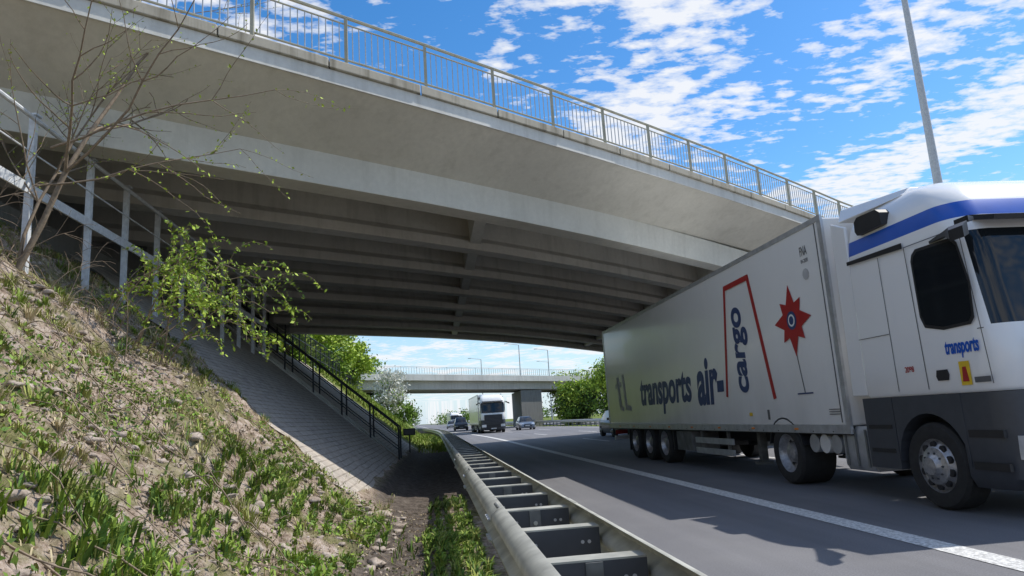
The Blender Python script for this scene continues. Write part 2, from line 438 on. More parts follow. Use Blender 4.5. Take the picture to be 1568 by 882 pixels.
while y<120:
    o=float(off(y)); R0=BR-.005
    mb.box(.46+o,R0+o,y,y+.12,.688,.697,M_railg)
    mb.box(.46+o,R0+o,y,y+.006,.53,.687,M_dgrey)
    mb.box(.46+o,R0+o,y+.114,y+.12,.56,.687,M_galvd)
    if y<14:
        for hx in (.52,.56,.84,.88): mb.tube((hx+o,y-.003,.61),(hx+o,y-.001,.61),.011,.011,M_lgrey,8)
    if k%2==0:
        mb.box(.64+o,.646+o,y+.02,y+.11,-.2,.68,M_galvd); mb.box(.74+o,.746+o,y+.02,y+.11,-.2,.68,M_galvd); mb.box(.646+o,.74+o,y+.065,y+.071,-.2,.68,M_galvd)
        mb.box(.655+o,.735+o,y-.012,y-.002,.52,.685,M_galvd); mb.tube((.695+o,y-.02,.60),(.695+o,y-.012,.60),.016,.016,M_railg,6)
    y+=.95; k+=1
mb.obj('spacers_and_posts',gr)
mb=MB()
for yy in np.arange(1.0,60,4.0):
    for dy in (.05,.15,.25):
        for z in (.53,.665):
            mb.tube((.45-.085,yy+dy,z),(.45-.11,yy+dy,z),.014,.014,M_galv,6); mb.tube((BR+.085,yy+dy,z),(BR+.11,yy+dy,z),.014,.014,M_galv,6)
        mb.tube((.425,yy+dy,.735),(.415,yy+dy,.75),.012,.012,M_galvd,6)
mb.obj('splice_bolts',gr)
gr2=empty('crash_barrier')
mb=MB(); beam(mb,17.9,ys,-1,M_galv); beam(mb,19.6,ys,1,M_galv)
for y in np.arange(-4,150,2.0):
    o=float(off(y)); mb.box(17.93+o,18.03+o,y,y+.06,-.2,.7,M_galvd); mb.box(19.47+o,19.57+o,y,y+.06,-.2,.7,M_galvd)
mb.obj('beams_and_posts',gr2,smooth=50)

# ------------------------------------------------------------------ truck
def text(name,body,parent,w,h,loc,mat,shear=0,boff=0,rotv=False):
    cu=bpy.data.curves.new(name,'FONT'); cu.body=body; cu.size=1; cu.shear=shear; cu.offset=boff; cu.extrude=.002
    o=bpy.data.objects.new(name,cu); SC.collection.objects.link(o); cu.materials.append(mat)
    bpy.context.view_layer.update()
    bbx=[Vector(q) for q in o.bound_box]; mn=[min(q[i] for q in bbx) for i in range(3)]; mx=[max(q[i] for q in bbx) for i in range(3)]
    dg=bpy.context.evaluated_depsgraph_get(); me=bpy.data.meshes.new_from_object(o.evaluated_get(dg))
    bpy.data.objects.remove(o); o=bpy.data.objects.new(name,me); SC.collection.objects.link(o)
    for v in me.vertices:
        a=(v.co.x-mn[0])/(mx[0]-mn[0])*w; b_=(v.co.y-mn[1])/(mx[1]-mn[1])*h
        if rotv: a,b_=h-b_,a
        v.co=(-.006-(.002 if v.co.z>0 else 0),-a, b_)
    o.parent=parent; o.location=loc; return o
def wheel(mb,x,y,r,side,w=.3,front=True,n=32):
    s_=side
    mb.lathex((x,y,r),[(0*s_,r*.62),(s_*.015,r*.72),(s_*.012,r*.93),(-s_*.03,r*.995),(-s_*(w-.03),r*.995),(-s_*w,r*.9),(-s_*w,r*.3)],M_tyre,n)
    if front: pr=[(0,.62),(-.03,.60),(-.045,.55),(.03,.42),(.045,.30),(.05,.28),(.10,.20),(.11,.0)]
    else: pr=[(0,.62),(-.05,.60),(-.13,.52),(-.15,.40),(-.14,.32),(-.05,.27),(-.03,.17),(-.03,0)]
    mb.lathex((x,y,r),[(s_*a,r*q) for a,q in pr],M_rim,n)
    for k in range(10):
        t=2*math.pi*k/10
        rr=.30*r if front else .36*r; aa=(.06 if front else -.13)*s_
        mb.tube((x+aa-.03*s_,y+rr*math.cos(t),r+rr*math.sin(t)),(x+aa,y+rr*math.cos(t),r+rr*math.sin(t)),.014,.012,M_dgrey,6)
        rr=.47*r; t+=.3; aa=(.018 if front else -.135)*s_
        mb.tube((x+aa-.03*s_,y+rr*math.cos(t),r+rr*math.sin(t)),(x+aa,y+rr*math.cos(t),r+rr*math.sin(t)),.045 if front else .036,.043 if front else .034,M_black,12)
def cabring(z,yf,xi,yr,rf=.34,rr=.08,W=2.55):
    pts=[]; x0=xi;x1=W-xi
    for cx_,cy_,r,a0 in ((x0+rf,yf+rf,rf,180),(x1-rf,yf+rf,rf,270),(x1-rr,yr-rr,rr,0),(x0+rr,yr-rr,rr,90)):
        for k in range(7):
            t=math.radians(a0+90*k/6); pts.append((cx_+r*math.cos(t),cy_+r*math.sin(t),z))
    return [(x,y-(.10*(1-((x-W/2)/(W/2))**2) if y<yf+rf*.98 else 0),z) for x,y,z in pts]
def build_truck(loc,stripe=M_blue,letter=True,rz=0,boxm=None,cabm=M_cabw):
    R=empty('semi_trailer_truck',loc,rz); W=2.55; boxm=boxm or M_white
    mb=MB()
    lv=[(1.32,.02,.02),(1.36,0,0),(1.7,0,0),(1.95,.02,0),(2.02,.04,0),(2.5,.11,.0),(2.95,.18,.01),(3.08,.21,.015),(3.15,.23,.02),(3.26,.28,.03),(3.46,.38,.06),(3.62,.52,.11),(3.76,.74,.18),(3.87,1.0,.28),(3.94,1.4,.42)]
    rings=[cabring(z,yf,xi,2.33,rf=.30) for z,yf,xi in lv]
    def mf(c):
        x,y,z=c
        yf=np.interp(z,[l[0] for l in lv],[l[1] for l in lv])
        if 2.0<z<3.1 and y<yf+.16 and .10<x<W-.10: return M_glass
        if 3.26<z<3.46: return stripe
    mb.loft(rings,cabm,True,mf)
    mb.obj('cab_body',R,smooth=35)
    mb=MB()
    rg=[cabring(z,yf,xi,.70,rf=.28,rr=.04) for z,yf,xi in ((.30,.10,.06),(.42,.0,.0),(.9,-.03,-.01),(1.315,-.02,-.005))]
    mb.loft(rg,M_dgrey)
    mb.box(-.01,.35,1.80,2.40,.42,1.315,M_dgrey); mb.box(W-.35,W+.01,1.80,2.40,.42,1.315,M_dgrey)
    for zz in (.62,.92): mb.box(-.016,.02,1.86,2.34,zz,zz+.05,M_black)
    mb.box(-.016,.02,.10,.58,.50,.58,M_black); mb.box(-.016,.02,.10,.58,.84,.92,M_black)
    mb.box(.36,W-.36,.71,2.3,.7,1.31,M_black)
    for xs_ in ((-.012,.36),(W-.36,W+.012)):
        n=14; inner=[(1.20+.585*math.cos(math.pi*k/n),.52+.585*math.sin(math.pi*k/n)) for k in range(n+1)]
        for k in range(n):
            (a,b1),(c_,d1)=inner[k],inner[k+1]
            mb.hexa([(xs_[0],a,b1),(xs_[1],a,b1),(xs_[1],a,1.316),(xs_[0],a,1.316),(xs_[0],c_,d1),(xs_[1],c_,d1),(xs_[1],c_,1.316),(xs_[0],c_,1.316)],M_dgrey)
    mb.box(.35,W-.35,-.16,-.10,1.0,1.85,M_black)
    for k in range(6): mb.box(.40,W-.40,-.19,-.155,1.04+k*.135,1.10+k*.135,M_dgrey)
    mb.box(.55,W-.55,-.18,-.12,.55,.85,M_black)
    for xx in (.08,W-.53): mb.box(xx,xx+.45,-.10,.05,.62,.86,M_lamp)
    mb.box(1.0,1.55,-.185,-.14,.40,.51,M_mark)
    mb.hexa([(.20,-.06,3.12),(W-.20,-.06,3.12),(W-.20,.26,3.20),(.20,.26,3.20),(.20,-.08,3.17),(W-.20,-.08,3.17),(W-.20,.26,3.26),(.20,.26,3.26)],M_black)
    for xx in (.5,1.2): mb.tube((xx,-.06,2.0),(xx+.65,-.03,2.22),.012,.01,M_black,5)
    mb.obj('lower_body_and_grille',R,smooth=35)
    mb=MB()
    for sx,s_ in ((-.006,-1),(W+.006,1)):
        def P(poly,mat,d=.004,s_=s_,sx=sx): mb.prismx(poly,sx,sx+s_*d,mat)
        win=[(.24,2.14),(.21,2.5),(.29,2.92),(.35,2.99),(.90,3.0),(.97,2.95),(1.00,2.88),(1.00,2.25),(.95,2.13),(.68,2.07),(.30,2.08)]
        P(win,M_glass,.006)
        fr=[( (y-.61)*1.08+.61,(z-2.53)*1.08+2.53) for y,z in win]; P(fr,M_black,.003)
        for a in ([(1.08,1.38),(1.09,1.38),(1.12,3.1),(1.11,3.1)],[(.11,1.40),(.12,1.40),(.22,3.1),(.21,3.1)],[(.21,3.10),(1.12,3.10),(1.12,3.11),(.21,3.11)],[(1.62,1.38),(1.628,1.38),(1.628,3.1),(1.62,3.1)],[(.11,1.98),(.20,1.98),(.20,1.99),(.11,1.99)],[(1.64,2.1),(2.28,2.1),(2.28,2.108),(1.64,2.108)]):
            P(a,M_seam,.003)
        P([(1.14,3.10),(2.28,3.14),(2.28,3.19),(1.14,3.17)],M_black,.010)
        P([(.74,1.47),(.90,1.47),(.92,1.52),(.90,1.59),(.74,1.59),(.72,1.53)],M_black,.012)
        P([(.14,1.42),(.36,1.42),(.36,1.48),(.14,1.48)],M_seam,.003)
    P2=lambda poly,mat,x=-.009:mb.prismx(poly,x,x-.004,mat)
    P2([(.40,1.40),(.55,1.40),(.55,1.66),(.40,1.66)],M_yel); P2([(.43,1.44),(.52,1.44),(.50,1.60),(.45,1.60)],M_red,-.0135)
    # black solids for the dark flap hollows at the sides of the roof fairing
    for x0,x1 in ((-.01,.30),(W-.30,W+.01)): mb.prismx([(1.44,3.50),(1.96,3.49),(2.0,3.55),(1.99,3.68),(1.92,3.73),(1.52,3.72),(1.44,3.66)],x0,x1,M_black)
    for s_,x0 in ((-1,0),(1,W)):
        sec=lambda x,y,z,a,h_: [(x,y-a,z-h_),(x,y+a,z-h_),(x,y+a,z+h_),(x,y-a,z+h_)]
        mb.loft([sec(x0-s_*.02,.62,3.06,.10,.015),sec(x0+s_*.05,.40,3.06,.12,.02),sec(x0+s_*.18,.08,3.04,.14,.03),sec(x0+s_*.32,-.16,2.98,.13,.07),sec(x0+s_*.44,-.26,2.92,.10,.06)],M_black)
        mb.loft([sec(x0-s_*.02,.12,3.15,.12,.02),sec(x0+s_*.22,-.10,3.10,.10,.03)],M_black)
    mb.obj('doors_windows_mirrors',R,smooth=30)
    mb=MB()
    mb.hexa([(.01,2.3,1.35),(.05,2.3,1.35),(.05,2.66,1.35),(.02,2.66,1.35),(.04,2.3,3.7),(.09,2.3,3.7),(.09,2.66,3.85),(.06,2.66,3.85)],cabm)
    mb.hexa([(W-.05,2.3,1.35),(W-.01,2.3,1.35),(W-.02,2.66,1.35),(W-.05,2.66,1.35),(W-.09,2.3,3.7),(W-.04,2.3,3.7),(W-.06,2.66,3.85),(W-.09,2.66,3.85)],cabm)
    mb.hexa([(.25,1.3,3.84),(W-.25,1.3,3.84),(W-.15,2.6,3.84),(.15,2.6,3.84),(.40,1.35,3.96),(W-.40,1.35,3.96),(W-.22,2.6,4.04),(.22,2.6,4.04)],cabm)
    mb.obj('side_and_roof_fairings',R,smooth=30,bevel=.02)
    mb=MB()
    for xx in (.85,1.62): mb.box(xx,xx+.08,1.0,6.2,.62,.90,M_dark)
    mb.box(.5,2.05,4.2,5.2,.92,1.08,M_dark)
    for xx in (.03,W-.63):
        mb.loft([[(xx+.30+.30*sx*c1,yy,.64+.30*sz) for sx,sz,c1 in ((-1,-.75,.95),(-.8,-1,1),(.8,-1,1),(1,-.75,.95),(1,.75,.95),(.8,1,1),(-.8,1,1),(-1,.75,.95))] for yy in (2.42,3.08)],M_alu)
        for yy in (2.5,2.74,2.98): mb.box(xx-.006,xx+.006,yy,yy+.035,.40,.90,M_galvd)
    for k,yy in enumerate((3.30,3.60,3.90)): mb.tube((.06,yy,.68),(.62,yy,.68),.14,.14,M_alu if k!=1 else M_white,16)
    mb.tube((.3,3.1,.86),(.3,4.0,.86),.06,.06,M_red,10)
    mb.box(.3,.75,3.1,4.02,.93,1.0,M_black)
    for k in range(4): mb.tube((1.0+.12*k,2.36,1.7-.1*k),(1.05+.1*k,2.78,1.5-.08*k),.018,.018,M_black if k%2 else M_red,6)
    for x0,x1 in ((.0,.58),(W-.58,W)):
        n=10
        for k in range(n):
            t0=math.pi*(.08+.84*k/n); t1=math.pi*(.08+.84*(k+1)/n); r0,r1=.56,.585
            mb.hexa([(x0,4.7+r0*math.cos(t0),.5+r0*math.sin(t0)),(x1,4.7+r0*math.cos(t0),.5+r0*math.sin(t0)),(x1,4.7+r1*math.cos(t0),.5+r1*math.sin(t0)),(x0,4.7+r1*math.cos(t0),.5+r1*math.sin(t0)),
                     (x0,4.7+r0*math.cos(t1),.5+r0*math.sin(t1)),(x1,4.7+r0*math.cos(t1),.5+r0*math.sin(t1)),(x1,4.7+r1*math.cos(t1),.5+r1*math.sin(t1)),(x0,4.7+r1*math.cos(t1),.5+r1*math.sin(t1))],M_black)
    for yy in (1.2,4.7): mb.tube((.2,yy,.5),(W-.2,yy,.5),.09,.09,M_dark,10)
    mb.obj('tractor_chassis_and_tanks',R,smooth=35)
    mb=MB()
    wheel(mb,.02,1.2,.5,-1); wheel(mb,W-.02,1.2,.5,1)
    wheel(mb,.02,4.7,.5,-1,.58,False); wheel(mb,W-.02,4.7,.5,1,.58,False)
    for yy in (11.0,12.31,13.62):
        wheel(mb,.02,yy,.49,-1,.38,False); wheel(mb,W-.02,yy,.49,1,.38,False); mb.tube((.2,yy,.49),(W-.2,yy,.49),.08,.08,M_dark,8)
    mb.obj('wheels',R,smooth=35)
    mb=MB(); mb.box(0,W,2.78,16.42,.95,4.0,boxm); mb.obj('trailer_box',R,bevel=.03)
    mb=MB()
    for x0,x1 in ((-.012,.03),(W-.03,W+.012)):
        mb.box(x0,x1,2.77,16.43,.84,.965,M_alu); mb.box(x0,x1,2.77,16.43,3.96,4.04,M_alu)
        mb.box(x0,x1,2.765,2.87,.966,3.959,M_alu); mb.box(x0,x1,16.33,16.435,.966,3.959,M_alu)
        mb.box(x0-.004,x0+.02,2.95,2.956,1.0,3.95,M_seam)
        for yy in np.arange(4.2,16,1.55): mb.box(x0-.006,x0,yy,yy+.12,.885,.915,M_orange)
        for yy in np.arange(3.2,16.3,.55): mb.box(x0-.003,x0,yy,yy+.025,.86,.875,M_dark)
    mb.box(.03,W-.03,16.42,16.45,.9,4.0,M_alu); mb.box(1.26,1.29,16.451,16.46,1,3.9,M_seam)
    mb.obj('trailer_rails_and_posts',R)
    mb=MB()
    mb.box(.02,W-.02,2.8,16.4,.82,.94,M_dark)
    for xx in (.80,1.65): mb.box(xx,xx+.10,5.6,16.2,.58,.82,M_dark)
    for xx in (.35,W-.50):
        mb.box(xx,xx+.13,6.35,6.48,.25,.82,M_galvd); mb.box(xx-.06,xx+.19,6.30,6.55,.2,.25,M_galvd)
    for x0,x1 in ((.04,.08),(W-.08,W-.04)):
        for z0 in (.34,.56): mb.box(x0,x1,6.9,8.9,z0,z0+.12,M_alu)
        for yy in (7.2,8.6): mb.box(x0+.04,x0+.10,yy,yy+.06,.34,.82,M_galvd)
    mb.box(.05,.7,9.15,10.15,.36,.80,M_galvd); mb.box(W-.7,W-.05,9.15,10.15,.36,.80,M_galvd)
    mb.box(.044,.05,9.62,9.66,.38,.78,M_seam)
    mb.box(.05,W-.05,10.38,10.42,.35,.82,M_black)
    mb.box(.05,.5,14.35,14.39,.2,.8,M_black); mb.box(W-.5,W-.05,14.35,14.39,.2,.8,M_black)
    mb.box(.1,W-.1,16.2,16.32,.45,.57,M_alu)
    for xx in (.7,1.75): mb.box(xx,xx+.08,16.1,16.2,.5,.82,M_dark)
    for xx in (.15,W-.55): mb.box(xx,xx+.4,16.32,16.36,.62,.76,M_red)
    mb.obj('trailer_underframe',R,bevel=.006)
    if letter:
        text('lettering_transports','transports',R,3.95,.96,(0,12.65,1.22),M_navy,.15,.03)
        text('lettering_air','air-',R,1.45,1.0,(0,8.35,1.36),M_navy,.15,.035)
        text('lettering_cargo','cargo',R,1.62,.60,(0,6.20,1.55),M_navy,.1,.03,True)
        text('door_lettering','transports',R,.50,.2,(0,.72,1.70),M_blue,.15,.03)
        text('fleet_number','2098',R,.16,.07,(0,1.45,1.6),M_red,0,.01)
        text('corner_mark','FNA',R,.20,.15,(0,3.45,3.55),M_seam,0,.0)
        text('corner_date','04-2028',R,.20,.06,(0,3.45,3.44),M_seam,0,.0)
        mb=MB()
        def ln(y0,z0,y1,z1,w,mat,x=-.006):
            d=Vector((y1-y0,z1-z0)).normalized(); n_=Vector((-d.y,d.x))*w/2
            mb.prismx([(y0+n_.x,z0+n_.y),(y1+n_.x,z1+n_.y),(y1-n_.x,z1-n_.y),(y0-n_.x,z0-n_.y)],x,x-.004,mat)
        ln(6.80,1.50,6.36,3.62,.085,M_red); ln(6.38,3.60,5.30,3.62,.10,M_red,-.011); ln(5.34,3.66,4.85,1.40,.10,M_red)
        cy_,cz_=3.95,2.62
        for k in range(8):
            t=math.pi/4*k; r_=.58 if k%2==0 else .46
            d=Vector((math.cos(t),math.sin(t))); q=Vector((-d.y,d.x))
            mb.prismx([(cy_+d.x*.12+q.x*.19,cz_+d.y*.12+q.y*.19),(cy_+d.x*r_,cz_+d.y*r_),(cy_+d.x*.12-q.x*.19,cz_+d.y*.12-q.y*.19)],-.006-.001*k,-.009-.001*k,M_red)
        circ=lambda r:[(cy_+r*math.cos(k*math.pi/10),cz_+r*math.sin(k*math.pi/10)) for k in range(20)]
        mb.prismx(circ(.15),-.016,-.018,M_navy); mb.prismx(circ(.10),-.0185,-.02,M_white); mb.prismx(circ(.07),-.0205,-.022,M_navy)
        ln(3.95,2.08,3.85,1.46,.016,M_seam); ln(4.08,1.45,3.62,1.45,.022,M_navy)
        ln(15.3,2.12,14.6,2.18,.13,M_lgrey); ln(14.98,2.4,14.85,1.50,.20,M_lgrey,-.011); ln(14.88,1.46,14.5,1.42,.14,M_lgrey)
        ln(14.35,2.45,14.22,1.5,.20,M_lgrey); ln(14.25,1.46,13.7,1.42,.15,M_lgrey,-.011)
        for q in range(3): ln(3.25,1.12+q*.035,2.95,1.12+q*.035,.012,M_seam)
        ln(5.15,1.22,5.15,1.05,.07,M_seam); ln(5.9,1.15,5.78,1.15,.06,M_yel)
        mb.prismx([(3.36+.09*math.cos(k*.628),3.26+.09*math.sin(k*.628)) for k in range(10)],-.006,-.009,M_lgrey)
        mb.obj('side_graphics',R)
    return R
build_truck((5.8,6.55,0))
build_truck((4.75,72,0),M_cabw,False,.02)
build_truck((4.8,205,0),M_cabw,False,.05)
build_truck((7.6,250,0),M_dgrey,False,.05)

# ------------------------------------------------------------------ cars
def build_car(loc,mat,h=1.48,w=.9,Ln=4.3,rz=0,name='car'):
    R=empty(name,loc,rz); mb=MB(); hb=h*.62
    st_=[(0,.72,.32,.62),(.06,.82,.22,.68),(.35,.95,.2,hb*.80),(1.15,1,.2,hb),(2.2,1,.2,hb+.03),(3.4,1,.2,hb+.05),(4.0,.96,.22,hb+.03),(4.25,.88,.3,hb-.05),(4.3,.8,.35,hb-.15)]
    rings=[]
    for y,k,z0,z1 in st_:
        a=w*k; y=y*Ln/4.3
        rings.append([(-a*.93,y,z0),(-a,y,z0+.14),(-a,y,z1-.16),(-a*.9,y,z1-.03),(-a*.6,y,z1),(a*.6,y,z1),(a*.9,y,z1-.03),(a,y,z1-.16),(a,y,z0+.14),(a*.93,y,z0)])
    mb.loft(rings,mat); mb.obj('body',R,smooth=40,bevel=.01)
    mb=MB(); L_=Ln/4.3
    prof=[(1.05,hb-.02,.86),(1.35,hb+.18,.80),(1.85,h-.03,.68),(2.3,h,.66),(3.2,h-.02,.66),(3.75,h-.22,.70),(4.1,hb+.02,.80)]
    rings=[[(-w*.9,y*L_,hb-.04),(-w*k,y*L_,z-.03),(-w*k*.85,y*L_,z),(w*k*.85,y*L_,z),(w*k,y*L_,z-.03),(w*.9,y*L_,hb-.04)] for y,z,k in prof]
    mb.loft(rings,M_glass,True,lambda c: mat if (c[2]>h-.06 and c[1]>1.8) else None); mb.obj('cabin_glass_and_roof',R,smooth=40)
    mb=MB()
    for yy in (.8*L_,3.45*L_):
        for s_ in (-1,1): wheel(mb,s_*(w-.01),yy,.32,s_,.22,True,20)
    mb.obj('wheels',R,smooth=35)
    mb=MB()
    for s_ in (-1,1):
        mb.hexa([(s_*w*.50,-.01,.58),(s_*w*.86,.06,.58),(s_*w*.88,.2,.60),(s_*w*.5,.1,.6),(s_*w*.5,.03,.70),(s_*w*.86,.10,.72),(s_*w*.88,.22,.74),(s_*w*.5,.12,.72)],M_lamp)
        mb.box(s_*(w+.02)-.09,s_*(w+.02)+.09,1.35,1.45,hb,hb+.14,mat)
    mb.box(-w*.48,w*.48,-.02,.05,.36,.52,M_black); mb.box(-w*.4,w*.4,-.012,.05,.58,.66,M_black); mb.box(-.26,.26,-.035,-.02,.42,.52,M_mark)
    mb.obj('lights_grille_mirrors',R)
    return R
M_cb=paint('silver_blue_paint',(.16,.20,.26),.1,.5); M_cd=paint('black_car_paint',(.02,.022,.025),.1,.2,.4); M_cs=paint('grey_car_paint',(.25,.25,.26),.1,.4)
build_car((10.2,77,0),M_cb); build_car((4.1,108,0),M_cd,2.0,1.05,5.0); build_car((10.55,37,0),M_cd); build_car((3.6,150,0),M_cs,1.6)
build_car((27,60,0),M_cs,1.5,.9,4.3,math.pi); build_car((24,95,0),M_cd,1.5,.9,4.3,math.pi)

# ------------------------------------------------------------------ street furniture
mb=MB(); X_,y=18.75,22.4
mb.tube((X_,y,-.1),(X_,y,9),.19,.15,M_galv,14); mb.tube((X_,y,9),(X_,y,19),.15,.09,M_galv,14)
mb.tube((X_,y,19),(16.7,y,19.5),.05,.04,M_galv,8); mb.tube((X_,y,19),(20.8,y,19.5),.05,.04,M_galv,8)
for s_ in (-1,1): mb.loft([[(X_+s_*a,y+q*wd,19.5+t*.08+.02*a) for q,t in ((-1,-1),(1,-1),(1,1),(-1,1))] for a,wd in ((1.9,.08),(2.2,.16),(2.7,.15),(2.9,.08))],M_galv)
mb.obj('street_lamp',smooth=40)
mb=MB()
mb.tube((-1.05,30,0),(-1.05,30,1.0),.03,.03,M_dark); mb.box(-1.3,-.80,29.9,30.1,.92,1.20,M_black); mb.box(-1.26,-.84,29.895,29.899,.97,1.15,M_dgrey)
mb.obj('marker_post',bevel=.01)
for (mx_,my_,mh) in ((19,150,17),(27,160,16.5),(12,170,16),(32,190,16)):
    mb=MB(); mb.tube((mx_,my_,-.1),(mx_,my_,mh),.16,.09,M_galv,10); mb.tube((mx_,my_,mh),(mx_-2.5,my_,mh+.4),.06,.04,M_galv,6)
    mb.box(mx_-3.2,mx_-2.4,my_-.15,my_+.15,mh+.34,mh+.46,M_galv); mb.obj('street_lamp',smooth=40)

# ------------------------------------------------------------------ vegetation
def quads(P,size,asp=.6,rg=rng):
    n=len(P); a=rg.normal(size=(n,3)); a/=np.linalg.norm(a,axis=1)[:,None]
    b=rg.normal(size=(n,3)); b-= (a*b).sum(1)[:,None]*a; b/=np.linalg.norm(b,axis=1)[:,None]
    s=(size*rg.uniform(.6,1.4,n))[:,None]
    V=np.stack([P-a*s, P-b*s*asp*.8, P+a*s, P+b*s*asp*.8],1).reshape(-1,3)
    return V,np.arange(4*n).reshape(n,4)
def tube_np(segs,n=5):
    Vs=[];Fs=[];o=0
    for p0,p1,r0,r1 in segs:
        p0=Vector(p0);p1=Vector(p1);d=p1-p0
        if d.length<1e-5: continue
        d.normalize(); a=d.orthogonal().normalized(); b=d.cross(a)
        for p,r in((p0,r0),(p1,r1)):
            for i in range(n):
                t=2*math.pi*i/n; Vs.append(p+a*(r*math.cos(t))+b*(r*math.sin(t)))
        for i in range(n): Fs.append((o+i,o+(i+1)%n,o+n+(i+1)%n,o+n+i))
        o+=2*n
    return np.array([tuple(v) for v in Vs]),np.array(Fs)
def combine(name,segs,leafsets,mats,barkmat):
    V,F=tube_np(segs); Vs=[V];Fs=[F];Ms=[np.zeros(len(F))];o=len(V)
    for (P,size,k) in leafsets:
        v,f=quads(P,size); Vs.append(v);Fs.append(f+o);Ms.append(np.full(len(f),k));o+=len(v)
    return np_mesh(name,np.concatenate(Vs),np.concatenate(Fs),np.concatenate(Ms),[barkmat]+mats)
def tree(name,x,y,z,h,r,n=5000,leaf=.16,mats=None,cr0=.25,seed=0):
    rg=np.random.default_rng(seed+int(abs(x*13+y*7))); mats=mats or [M_l1,M_l2,M_l3]
    segs=[];K=max(10,int(n/150)); cen=[]
    for k in range(K):
        u=rg.normal(size=3); u/=np.linalg.norm(u); rad=rg.uniform(.35,1)**.6
        cz=z+h*(cr0+(1-cr0)/2); c=np.array([x,y,cz])+u*rad*np.array([r,r,h*(1-cr0)/2])*rg.uniform(.75,1.08)
        cen.append((c,rad,u))
    base=np.array([x,y,z]); th=h*.55; top=base+np.array([rg.normal()*.2,rg.normal()*.2,th])
    segs.append((base,base+(top-base)*.5,h*.028,h*.02)); segs.append((base+(top-base)*.5,top,h*.02,h*.011))
    sets={0:[],1:[],2:[]}
    for c,rad,u in cen:
        t=rg.uniform(.3,1); s0=base+(top-base)*t; mid=(s0+c)/2+np.array([0,0,.08*h])
        segs.append((s0,mid,h*.009,h*.006)); segs.append((mid,c,h*.006,h*.003))
        m_=int(n/K*rg.uniform(.6,1.4)); sp=r*rg.uniform(.14,.28)
        P=c+rg.normal(size=(m_,3))*np.array([sp,sp,sp*.75])
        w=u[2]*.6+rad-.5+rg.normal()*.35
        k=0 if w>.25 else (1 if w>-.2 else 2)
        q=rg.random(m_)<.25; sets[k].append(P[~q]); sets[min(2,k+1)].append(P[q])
    ls=[(np.concatenate(v),leaf,k+1) for k,v in sets.items() if v]
    return combine(name,segs,[l for l in ls if len(l[0])],mats,M_bark)
H=lambda x,y: float(ter(np.array(x),np.array(y)))
for (x,y,h,r) in ((-8.2,40,4.4,2.0),(-8.0,45,5.2,2.3),(-7.4,50,4.6,2.2),(-6.6,57,3.6,1.8),(-9.5,36,4.5,2),(-10.5,55,6,3)):
    tree('tree',x,y,H(x,y)-.1,h,r,5000,.13,[M_l1,M_l1,M_l2],cr0=.05)
tree('blossoming_tree',-4.9,76,H(-4.9,76)-.2,4.9,2.0,5000,.13,[M_bl,M_bl,M_l2],cr0=.0)
for (x,y,h,r) in ((-9,100,6,2.6),(-13,118,7,3.2),(-5.5,128,5,2.4),(-17,90,6.5,3),(-20,140,8,4)):
    tree('tree',x,y,H(x,y)-.1,h,r,3000,.24,[M_l2,M_l2,M_l3],cr0=.1)
for (x,y,h,r) in ((19.6,96,6.4,2.8),(23.5,92,9.0,3.6),(28,95,8.6,3.8),(34,92,10,4.2),(40,88,9.5,4.4),(46,80,10,4.5),(44,98,12,5),(22,112,9,3.5)):
    tree('tree',x,y,-.1,h,r,6500,.2,cr0=.02,seed=3)
def mass(name,pts,n,leaf):
    rg=np.random.default_rng(5); sets={1:[],2:[],3:[]}; segs=[]
    for (x,y,z,h,r) in pts:
        segs.append(((x,y,z),(x,y,z+h*.6),.2,.1))
        for q in range(n):
            u=rg.normal(size=3);u/=np.linalg.norm(u)
            c=np.array([x,y,z+h*.52])+u*np.array([r,r,h*.44])*rg.uniform(.5,1)
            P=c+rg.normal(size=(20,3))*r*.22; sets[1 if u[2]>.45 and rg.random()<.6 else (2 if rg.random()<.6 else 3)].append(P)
    combine(name,segs,[(np.concatenate(v),leaf,k) for k,v in sets.items()],[M_l2,M_l2,M_l3],M_bark)
pts=[]
for k in range(50):
    x=random.uniform(50,260); y=random.uniform(60,420); pts.append((x,y,0,random.uniform(7,12),random.uniform(3.5,6)))
for k in range(30):
    y=random.uniform(170,520); x=-30-random.uniform(0,120)-.03*(y-110); pts.append((x,y,3,random.uniform(6,10),random.uniform(4,6)))
for k in range(40):
    y=random.uniform(500,640); x=random.uniform(-140,200); pts.append((x,y,0,random.uniform(6,11),random.uniform(6,10)))
mass('distant_trees',pts,20,.75)

def blades(x,y,h,wid,lean,q,w_,mats,name,az=None):
    n=len(x); z=ter(x,y)-.01
    az=rng.uniform(0,6.283,n) if az is None else az; w=wid*rng.uniform(.6,1.5,n)
    d=np.stack([np.cos(az),np.sin(az),np.zeros(n)],1); d[:,0]+=.35; s=np.stack([-np.sin(az+rng.normal(size=n)),np.cos(az),np.zeros(n)],1)
    B=np.stack([x,y,z],1); up=np.array([0,0,1.])
    Mi=B+up*(h*.6)[:,None]+d*(h*.25*lean)[:,None]; T=B+up*(h*(1-.35*lean))[:,None]+d*(h*.75*lean)[:,None]
    W=s*w[:,None]
    V=np.stack([B-W,B+W,Mi+W*.8,Mi-W*.8,T],1).reshape(-1,3)
    o=(np.arange(n)*5)[:,None]
    F=np.stack([o+np.array([[0,1,2]]),o+np.array([[0,2,3]]),o+np.array([[3,2,4]])],1).reshape(-1,3)
    mi=np.select([q<w_[0],q<w_[1],q<w_[2]],[0,1,2],3)
    return np_mesh(name,V,F,np.repeat(mi,3),mats)
